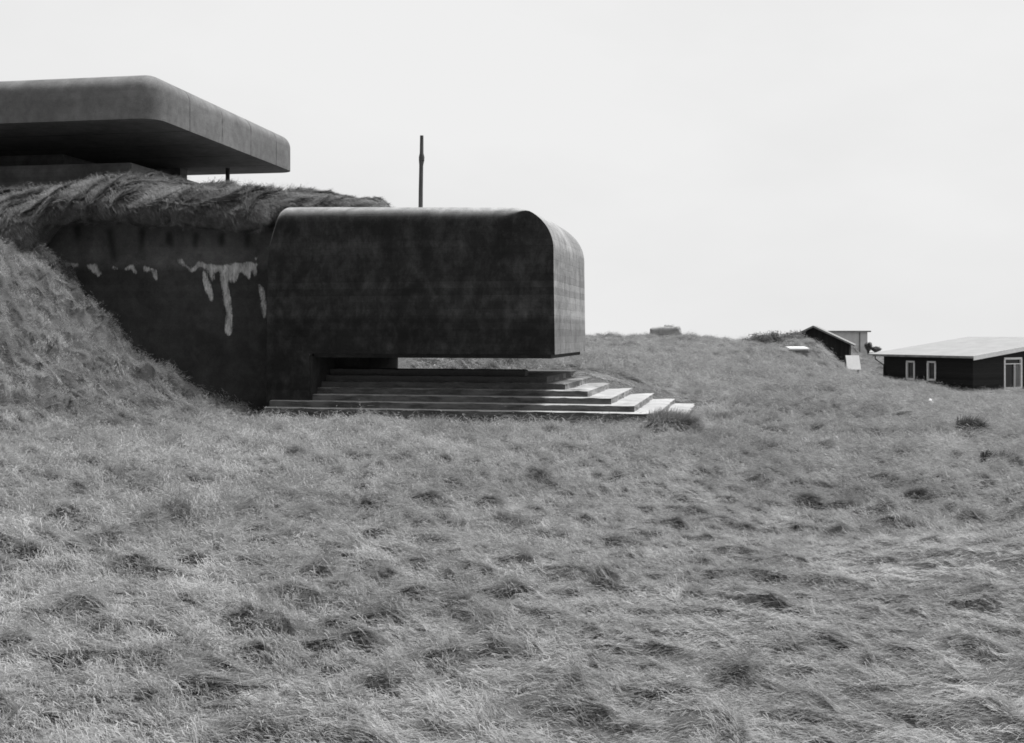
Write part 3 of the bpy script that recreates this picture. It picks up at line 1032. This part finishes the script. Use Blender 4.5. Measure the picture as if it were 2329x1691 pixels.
# ------------------------------------------------------------------ grass blades
def tuft_mesh(name, nb, lmin, lmax, spread, lift, width, side, seed, flop=1.0, segs=4):
    """a tuft of blades combed along +x; numpy built, one mesh"""
    rg = np.random.default_rng(seed)
    V = []; Fc = []; S = []
    for i in range(nb):
        L = rg.uniform(lmin, lmax); w = width * rg.uniform(.6, 1.3)
        ax = rg.normal(0, side); ca, sa = math.cos(ax), math.sin(ax)
        ox, oy = rg.normal(0, spread), rg.normal(0, spread)
        el0 = R(rg.uniform(*lift)); bend = R(rg.uniform(35, 80)) * flop
        tw = rg.uniform(-.6, .6)
        p = np.array([0.0, 0.0]); e = el0
        base = len(V); sh = float(np.clip(rg.normal(.5, .26), 0, 1))
        curl = rg.normal(0, .25)
        ly = 0.0
        for s in range(segs + 1):
            f = s / segs
            ww = w * (1 - f ** 2.2) + .0004
            wx, wy, wz = -sa * math.cos(tw), ca * math.cos(tw), math.sin(tw)
            X = ox + ca * p[0] - sa * ly; Y = oy + sa * p[0] + ca * ly; Z = p[1] - .03
            V.append((X - wx * ww, Y - wy * ww, Z - wz * ww)); V.append((X + wx * ww, Y + wy * ww, Z + wz * ww))
            S += [sh, sh]
            d = L / segs
            p = p + d * np.array([math.cos(e), math.sin(e)])
            ly += d * curl * f
            e -= bend / segs
            if p[1] < .02 and e < 0: e = max(e, -.08)
            if s < segs:
                q = base + 2 * s
                Fc.append((q, q + 1, q + 3, q + 2))
    me = bpy.data.meshes.new(name)
    me.from_pydata(V, [], Fc)
    a = me.attributes.new('shade', 'FLOAT', 'POINT')
    a.data.foreach_set('value', np.array(S))
    me.polygons.foreach_set('use_smooth', np.ones(len(me.polygons), bool))
    return me


def tuft_collection(name, mat, specs):
    c = bpy.data.collections.new(name)
    for i, sp in enumerate(specs):
        me = tuft_mesh('tuft', **sp)
        me.materials.append(mat)
        o = bpy.data.objects.new('%s_%02d' % (name, i), me)
        c.objects.link(o)
    return c


def scatter(name, pts, dirs, nrms, scale, nvar, coll, label):
    """one object: points that carry grass tufts"""
    z = nrms / np.linalg.norm(nrms, axis=1, keepdims=True)
    x = dirs - (dirs * z).sum(1, keepdims=True) * z
    x /= np.linalg.norm(x, axis=1, keepdims=True) + 1e-9
    y = np.cross(z, x)
    # euler XYZ from the matrix with columns x,y,z
    ry = -np.arcsin(np.clip(x[:, 2], -1, 1))
    rx = np.arctan2(y[:, 2], z[:, 2]); rz = np.arctan2(x[:, 1], x[:, 0])
    me = bpy.data.meshes.new(name)
    n = len(pts)
    me.vertices.add(n); me.vertices.foreach_set('co', pts.astype(np.float32).ravel())
    a = me.attributes.new('rot', 'FLOAT_VECTOR', 'POINT'); a.data.foreach_set('vector', np.stack([rx, ry, rz], -1).astype(np.float32).ravel())
    a = me.attributes.new('size', 'FLOAT', 'POINT'); a.data.foreach_set('value', scale.astype(np.float32))
    a = me.attributes.new('which', 'INT', 'POINT'); a.data.foreach_set('value', RNG.integers(0, nvar, n).astype(np.int32))
    o = bpy.data.objects.new(name, me); COL.objects.link(o)
    ng = bpy.data.node_groups.new(name + '_nodes', 'GeometryNodeTree')
    ng.interface.new_socket('Geometry', in_out='INPUT', socket_type='NodeSocketGeometry')
    ng.interface.new_socket('Geometry', in_out='OUTPUT', socket_type='NodeSocketGeometry')
    gi = ng.nodes.new('NodeGroupInput'); go = ng.nodes.new('NodeGroupOutput')
    ci = ng.nodes.new('GeometryNodeCollectionInfo')
    ci.inputs['Collection'].default_value = coll
    ci.inputs['Separate Children'].default_value = True
    ci.inputs['Reset Children'].default_value = True
    ip = ng.nodes.new('GeometryNodeInstanceOnPoints'); ip.inputs['Pick Instance'].default_value = True
    def na(nm, dt):
        q = ng.nodes.new('GeometryNodeInputNamedAttribute'); q.data_type = dt; q.inputs['Name'].default_value = nm
        return q.outputs['Attribute']
    e2r = ng.nodes.new('FunctionNodeEulerToRotation')
    L = ng.links.new
    L(gi.outputs[0], ip.inputs['Points']); L(ci.outputs[0], ip.inputs['Instance'])
    L(na('which', 'INT'), ip.inputs['Instance Index'])
    L(na('rot', 'FLOAT_VECTOR'), e2r.inputs[0]); L(e2r.outputs[0], ip.inputs['Rotation'])
    L(na('size', 'FLOAT'), ip.inputs['Scale'])
    L(ip.outputs[0], go.inputs[0])
    md = o.modifiers.new('scatter', 'NODES'); md.node_group = ng
    tag(o, label, 'grass', None, 'stuff')
    return o


specs = [dict(nb=130, lmin=.03, lmax=.095, spread=.08, lift=(2, 32), width=.0014, side=.42, seed=100 + i, flop=.8, segs=3) for i in range(12)]
tuf = tuft_collection('lawn_tufts', M['grass'], specs)


def sample_lawn(n_scale=1.0):
    dens = lambda r: 700 * n_scale * (6.0 / np.maximum(r, 3.2)) ** 1.15
    rmax = 230.0; rmin = 2.2; thm = R(33)
    # rejection free: sample r on a table
    rt = np.linspace(rmin, rmax, 4000)
    w = dens(rt) * rt; cdf = np.cumsum(w); tot = w.sum() * (rt[1] - rt[0]) * 2 * thm
    n = int(tot)
    r = np.interp(RNG.random(n) * cdf[-1], cdf, rt)
    th = RNG.uniform(-thm, thm, n)
    return r * np.sin(th), r * np.cos(th), r


x0_, y0_, r = sample_lawn(1.0)
x, y, z = ground_p(x0_, y0_)
e = .035
ax_, ay_, az_ = ground_p(x0_ + e, y0_); bx0, by0, bz0 = ground_p(x0_, y0_ + e)
nr = np.cross(np.stack([ax_ - x, ay_ - y, az_ - z], -1), np.stack([bx0 - x, by0 - y, bz0 - z], -1))
nr /= np.linalg.norm(nr, axis=1, keepdims=True)
nr = np.where(nr[:, 2:3] < 0, -nr, nr)
a_, b_2 = w2c(x, y)
keep = np.ones(len(x), bool)
tier_z = np.full(len(x), -9.0)
for k in range(NT_):
    ins = (a_ > (1.9 if k == 0 else -6.9)) & (a_ < TA[k] - .02) & (b_2 > (-.44 if k == 0 else TB[k] + .02)) & (b_2 < 5.68)
    tier_z = np.where(ins, TZ[k], tier_z)
keep &= ~(z < tier_z + .0)
keep &= ~((a_ > -7.05) & (a_ < -5.2) & (b_2 > 0) & (b_2 < 4.85))
keep &= ~((x < -5.3) & (y > 27.35) & (y < 52))
keep &= ~((x < -2.9) & (y > 29.5) & (y < 50) & (np.interp(x, HX, H_ZP) > z + .3))
hl = np.stack([(x - gc[0]) * math.cos(HA) + (y - gc[1]) * math.sin(HA), -(x - gc[0]) * math.sin(HA) + (y - gc[1]) * math.cos(HA)], -1)
keep &= ~((hl[:, 0] > -.02) & (hl[:, 0] < 21) & (hl[:, 1] > -.02) & (hl[:, 1] < LL))
hole = hummock(x0_, y0_)
keep &= RNG.random(len(x)) < np.clip(1.2 + hole * 9, .08, 1) * np.clip((nr[:, 2] - .12) / .3, .2, 1)
x, y, z, r, nr = x[keep], y[keep], z[keep], r[keep], nr[keep]
gx, gy = -nr[:, 0] / np.maximum(nr[:, 2], .3), -nr[:, 1] / np.maximum(nr[:, 2], .3)
lay = -np.arctan(np.clip(.16 * r / 1.75, .36, 1.6)) + R(16) * gnoise(x * .22, y * .22, 501) + R(20) * gnoise(x * 1.1, y * 1.1, 502) + RNG.normal(0, .22, len(x))
di = np.stack([np.cos(lay), np.sin(lay), np.zeros_like(lay)], -1)
# on slopes the grass is combed downhill
sl_ = np.hypot(gx, gy)[:, None]
dh = np.stack([-gx, -gy, np.zeros_like(gx)], -1)
di = di + np.clip(dh, -1, 1) * 0.4
sc_ = (1 - .25 * smooth01(bank_z(x, y) / .8)) * np.clip((r / 9.0) ** .5, .62, 2.0) * RNG.uniform(.75, 1.2, len(x)) * (1.0 - .35 * (1 - calm(x, y)) / .45)
jp = []
for k in range(1, NT_ - 1):
    for i in range(900):
        if RNG.random() < .55:
            a1, b1 = RNG.uniform(-1.5 - k * .3, TA[k] - .05), TB[k + 1] - abs(RNG.normal(0, .05)) - .01
        else:
            b1 = RNG.uniform(TB[k + 1], 5.6); a1 = TA[k + 1] + abs(RNG.normal(0, .07)) + .01
        g_ = float(gnoise(a1 * 1.3 + 9 * k, b1 * 1.3, 700)) + .25 * k / 6 + .22 * float(b1 > 3.6)
        if g_ > .22: jp.append((*c2w(a1, b1), TZ[k] + .004))
jp = np.array(jp); nj = len(jp)
x = np.concatenate([x, jp[:, 0]]); y = np.concatenate([y, jp[:, 1]]); z = np.concatenate([z, jp[:, 2]])
jl = RNG.uniform(-2.2, .2, nj)
di = np.concatenate([di, np.stack([np.cos(jl), np.sin(jl), 0 * jl], -1)])
nr = np.concatenate([nr, np.tile([[0., 0., 1.]], (nj, 1))]); sc_ = np.concatenate([sc_, RNG.uniform(.45, 1.0, nj)])
lawn = scatter('lawn_grass', np.stack([x, y, z], -1), di, nr, sc_, 12, tuf, 'pale dry dune grass lying combed over the whole lawn')

# turf on the mound
specs = [dict(nb=100, lmin=.08, lmax=.24, spread=.10, lift=(1, 13), width=.0026, side=.20, seed=300 + i, flop=.5, segs=3) for i in range(8)]
tuh = tuft_collection('mound_tufts', M['hill_grass'], specs)


def sample_hill(n):
    ts = RNG.choice(len(H_ts) - 2, n); xs_ = RNG.choice(len(H_xs) - 2, n)
    p00 = HV[ts, xs_]; p10 = HV[ts, xs_ + 1]; p01 = HV[ts + 1, xs_]
    u = RNG.random((n, 1)); v = RNG.random((n, 1))
    d1 = p10 - p00; d2 = p01 - p00
    nrm = np.cross(d1, d2)
    area = np.linalg.norm(nrm, axis=1)
    p = p00 + u * d1 + v * d2
    keep = (RNG.random(n) < area / .013) & (H_ts[ts] > .3) & (H_ts[ts] < 4.4)
    return p[keep], nrm[keep] / (area[keep][:, None] + 1e-12), d2[keep], H_ts[ts][keep]


p, nrm, d2, tt = sample_hill(260000)
down = np.array([[.62, -.25, -.9]]) + RNG.normal(0, .16, p.shape)
flat = np.array([[.75, -.65, -.1]]) + RNG.normal(0, .25, p.shape)
wgt = smooth01((tt - 2.0) / .9)[:, None]
dd = down * (1 - wgt) + flat * wgt
sc2 = RNG.uniform(.7, 1.25, len(p)) * np.where(p[:, 0] > -5.5, .6, 1.0) * np.where(tt < 1.2, .55, 1.0)
nrm = np.where((nrm[:, 1:2] > 0) & (nrm[:, 2:3] < 0), -nrm, nrm)
scatter('mound_grass', p, dd, nrm, sc2, 8, tuh, 'long dark grass hanging over the turf roll on the bunker')


# ------------------------------------------------------------------ tussocks, scrub, stone
def tussock(x, y, rad, hgt, nb, label, seed, mat='tussock', group=None):
    rg = np.random.default_rng(seed)
    V = []; Fc = []; S = []
    for i in range(nb):
        ang = rg.uniform(0, 2 * PI); q = rad * .45 * math.sqrt(rg.random())
        ox, oy = q * math.cos(ang), q * math.sin(ang)
        out = rg.uniform(.2, 1.0) * (q / (rad * .45) * .7 + .3)
        dx, dy = math.cos(ang + rg.normal(0, .5)) * out + .25, math.sin(ang + rg.normal(0, .5)) * out - .1
        L = hgt * rg.uniform(.8, 1.7); w = rg.uniform(.004, .009)
        sh = float(np.clip(rg.normal(.45, .3), 0, 1))
        base = len(V)
        px, py, pz = -dy, dx, 0
        nn = math.hypot(px, py) + 1e-6
        px, py = px / nn, py / nn
        for s in range(6):
            f = s / 5
            h = L * (f - .62 * f * f * min(1.2, out + .35)); d = L * .62 * f ** 1.5
            X, Y, Z = ox + dx * d, oy + dy * d, h - .05
            ww = w * (1 - f * f) + .0006
            V.append((X - px * ww, Y - py * ww, Z)); V.append((X + px * ww, Y + py * ww, Z)); S += [sh, sh]
            if s < 5: Fc.append((base + 2 * s, base + 2 * s + 1, base + 2 * s + 3, base + 2 * s + 2))
    o = obj('grass_tussock', V, Fc, M[mat])
    a = o.data.attributes.new('shade', 'FLOAT', 'POINT'); a.data.foreach_set('value', np.array(S))
    o.location = (x, y, float(ground_z(np.array([x]), np.array([y]))[0]) - .02)
    tag(o, label, 'tussock', group)
    return o


def on_ground(px, py):
    """walk along the ray of a pixel until it meets the ground"""
    Y = np.linspace(3, 120, 6000)
    X = (px - CX) / F * Y; Zr = EYE - (py - HZ) / F * Y
    Zg = ground_z(X, Y)
    i = int(np.argmax(Zr < Zg))
    return X[i], Y[i]


gX, gY = on_ground(2203, 992)
tussock(gX, gY, .5, .46, 1700, 'round dark grass tussock on the open slope below the cottage', 1)
gX, gY = on_ground(2288, 1056)
tussock(gX, gY, .26, .24, 600, 'small dark tussock near the right edge of the slope', 2)
gX, gY = on_ground(2247, 1046)
tussock(gX, gY, .2, .2, 450, 'tiny dark tussock just left of another small one', 3)
wx_, wy_ = on_ground(1526, 984)
tussock(wx_, wy_, .95, .52, 4600, 'broad bushy grass clump at the front corner of the concrete steps', 4, 'clump')
wx_, wy_ = c2w(3.75, -.5)
tussock(wx_, wy_, .8, .36, 2200, 'low shaggy grass clump right of the outermost concrete step', 5, 'clump')


def bush(px0, px1, py0, py1, Y, label, seed, group):
    rg = np.random.default_rng(seed)
    w = (px1 - px0) / F * Y; h = (py1 - py0) / F * Y
    X, _, zb = at((px0 + px1) / 2, py1, Y)
    zb = min(zb, float(ground_z(np.array([X]), np.array([Y]))[0]) - .05) if Y < 70 else zb
    h = (EYE - (py0 - HZ) / F * Y) - zb
    root = empty('scrub_bush', (X, Y, zb))
    tag(root, label, 'bush', group)
    mb = MB()
    tips = []
    for i in range(16):
        a = rg.uniform(0, 2 * PI); q = rg.uniform(.1, .48)
        tx, ty, tz = w * q * math.cos(a), w * .6 * q * math.sin(a), h * rg.uniform(.55, 1.0) * (1 - .5 * q)
        mb.tube([(tx * .2, ty * .2, -.3), (tx * .6, ty * .6, tz * .5), (tx, ty, tz)], [.03, .02, .008], 5)
        tips.append((tx, ty, tz))
    mb.build('stems', M['twig'], root)
    V = []; Fc = []; S = []
    for i in range(3600):
        t = tips[rg.integers(0, len(tips))]
        f = rg.uniform(.25, 1.05)
        c = np.array(t) * f + rg.normal(0, 1, 3) * np.array([.09 * w, .06 * w, .10 * h])
        if c[2] < -.1: continue
        n = rg.normal(0, 1, 3); n /= np.linalg.norm(n)
        u = np.cross(n, rg.normal(0, 1, 3)); u /= np.linalg.norm(u); v = np.cross(n, u)
        s = rg.uniform(.03, .07)
        b = len(V)
        V += [tuple(c - u * s), tuple(c + v * s * .45), tuple(c + u * s), tuple(c - v * s * .45)]
        Fc.append((b, b + 1, b + 2, b + 3))
        S += [float(rg.random())] * 4
    o = obj('foliage', V, Fc, M['scrub'], root)
    a = o.data.attributes.new('shade', 'FLOAT', 'POINT'); a.data.foreach_set('value', np.array(S))
    return root


G = 'scrub bushes round the hut'
bush(1688, 1764, 757, 786, 61.5, 'low scrub bush at the left end of the row beside the hut', 21, G)
bush(1734, 1798, 752, 786, 62, 'middle scrub bush of the row left of the hut', 22, G)
bush(1778, 1834, 753, 784, 62.5, 'scrub bush pressed against the left side of the dark hut', 23, G)
bush(1966, 1984, 779, 798, 88, 'dark bush at the right corner of the pale shed', 24, G)
bush(1980, 2004, 788, 800, 88, 'very low bush between the shed and the cottage roof', 25, G)

gX, gY = on_ground(2116, 926)
st_ = bmesh.new(); bmesh.ops.create_icosphere(st_, subdivisions=3, radius=1)
for v in st_.verts:
    q = float(gnoise(v.co.x * 1.7 + v.co.z, v.co.y * 1.7 - v.co.z, 600))
    v.co = Vector((v.co.x * .07, v.co.y * .06, v.co.z * .12)) * (1 + .3 * q)
me = bpy.data.meshes.new('white_stone'); st_.to_mesh(me); st_.free()
so = link_mesh('white_stone', me, M['stone'], None, 60)
so.location = (gX, gY, float(ground_z(np.array([gX]), np.array([gY]))[0]) + .12)
tag(so, 'small upright white stone in the grass in front of the cottage', 'stone')

# ------------------------------------------------------------------ light
SUN_EL, SUN_AZ = R(72), math.atan2(.86, .51)
sd = Vector((math.sin(SUN_AZ) * math.cos(SUN_EL), math.cos(SUN_AZ) * math.cos(SUN_EL), math.sin(SUN_EL)))
ld = bpy.data.lights.new('sun', 'SUN')
ld.energy = 3.9
ld.angle = R(18)
ld.color = (1.0, 1.0, 1.0)
lo = bpy.data.objects.new('sun', ld); COL.objects.link(lo)
lo.rotation_euler = (-sd).to_track_quat('-Z', 'Y').to_euler()
lo.location = (30, 60, 60)

w = bpy.data.worlds.new('World'); scene.world = w
w.use_nodes = True
nt = w.node_tree; nt.nodes.clear()
N = NT(nt)
sky = N.n('ShaderNodeTexSky', sky_type='NISHITA')
sky.sun_disc = False
sky.sun_elevation = SUN_EL
sky.sun_rotation = SUN_AZ
sky.air_density = 1.0; sky.dust_density = 4.0; sky.ozone_density = 1.0
bw = N.n('ShaderNodeRGBToBW'); N.l(sky.outputs[0], bw.inputs[0])
# white haze on the sun's side; sky behind the viewer dimmed to darken front faces
geo = N.n('ShaderNodeTexCoord').outputs['Generated']
sp = N.n('ShaderNodeSeparateXYZ'); N.l(geo, sp.inputs[0])
side = N.math('ADD', N.math('MULTIPLY', sp.outputs[0], math.sin(SUN_AZ) * .6), N.math('ADD', N.math('MULTIPLY', sp.outputs[1], math.cos(SUN_AZ)), N.math('MULTIPLY', sp.outputs[2], .35)))
hz = N.rng(side, -.5, .22)
cl = N.rng(N.noise(N.mapping(geo, (1, 1, 2.2)), 1.6, 5, .55), .36, .64, 5.5, 6.1)
v = N.mix(hz, N.math('MINIMUM', N.math('MULTIPLY', bw.outputs[0], 0.7), 4.2), cl)
bg = N.n('ShaderNodeBackground'); N.l(N.grey(v), bg.inputs[0]); bg.inputs[1].default_value = 0.1
wo = N.n('ShaderNodeOutputWorld'); N.l(bg.outputs[0], wo.inputs[0])

scene.view_settings.view_transform = 'Standard'
scene.view_settings.look = 'None'
scene.view_settings.exposure = 0.5
scene.view_settings.gamma = 1
scene.render.engine = 'CYCLES'
scene.cycles.max_bounces = 5
scene.cycles.diffuse_bounces = 3
scene.cycles.filter_width = 1.7
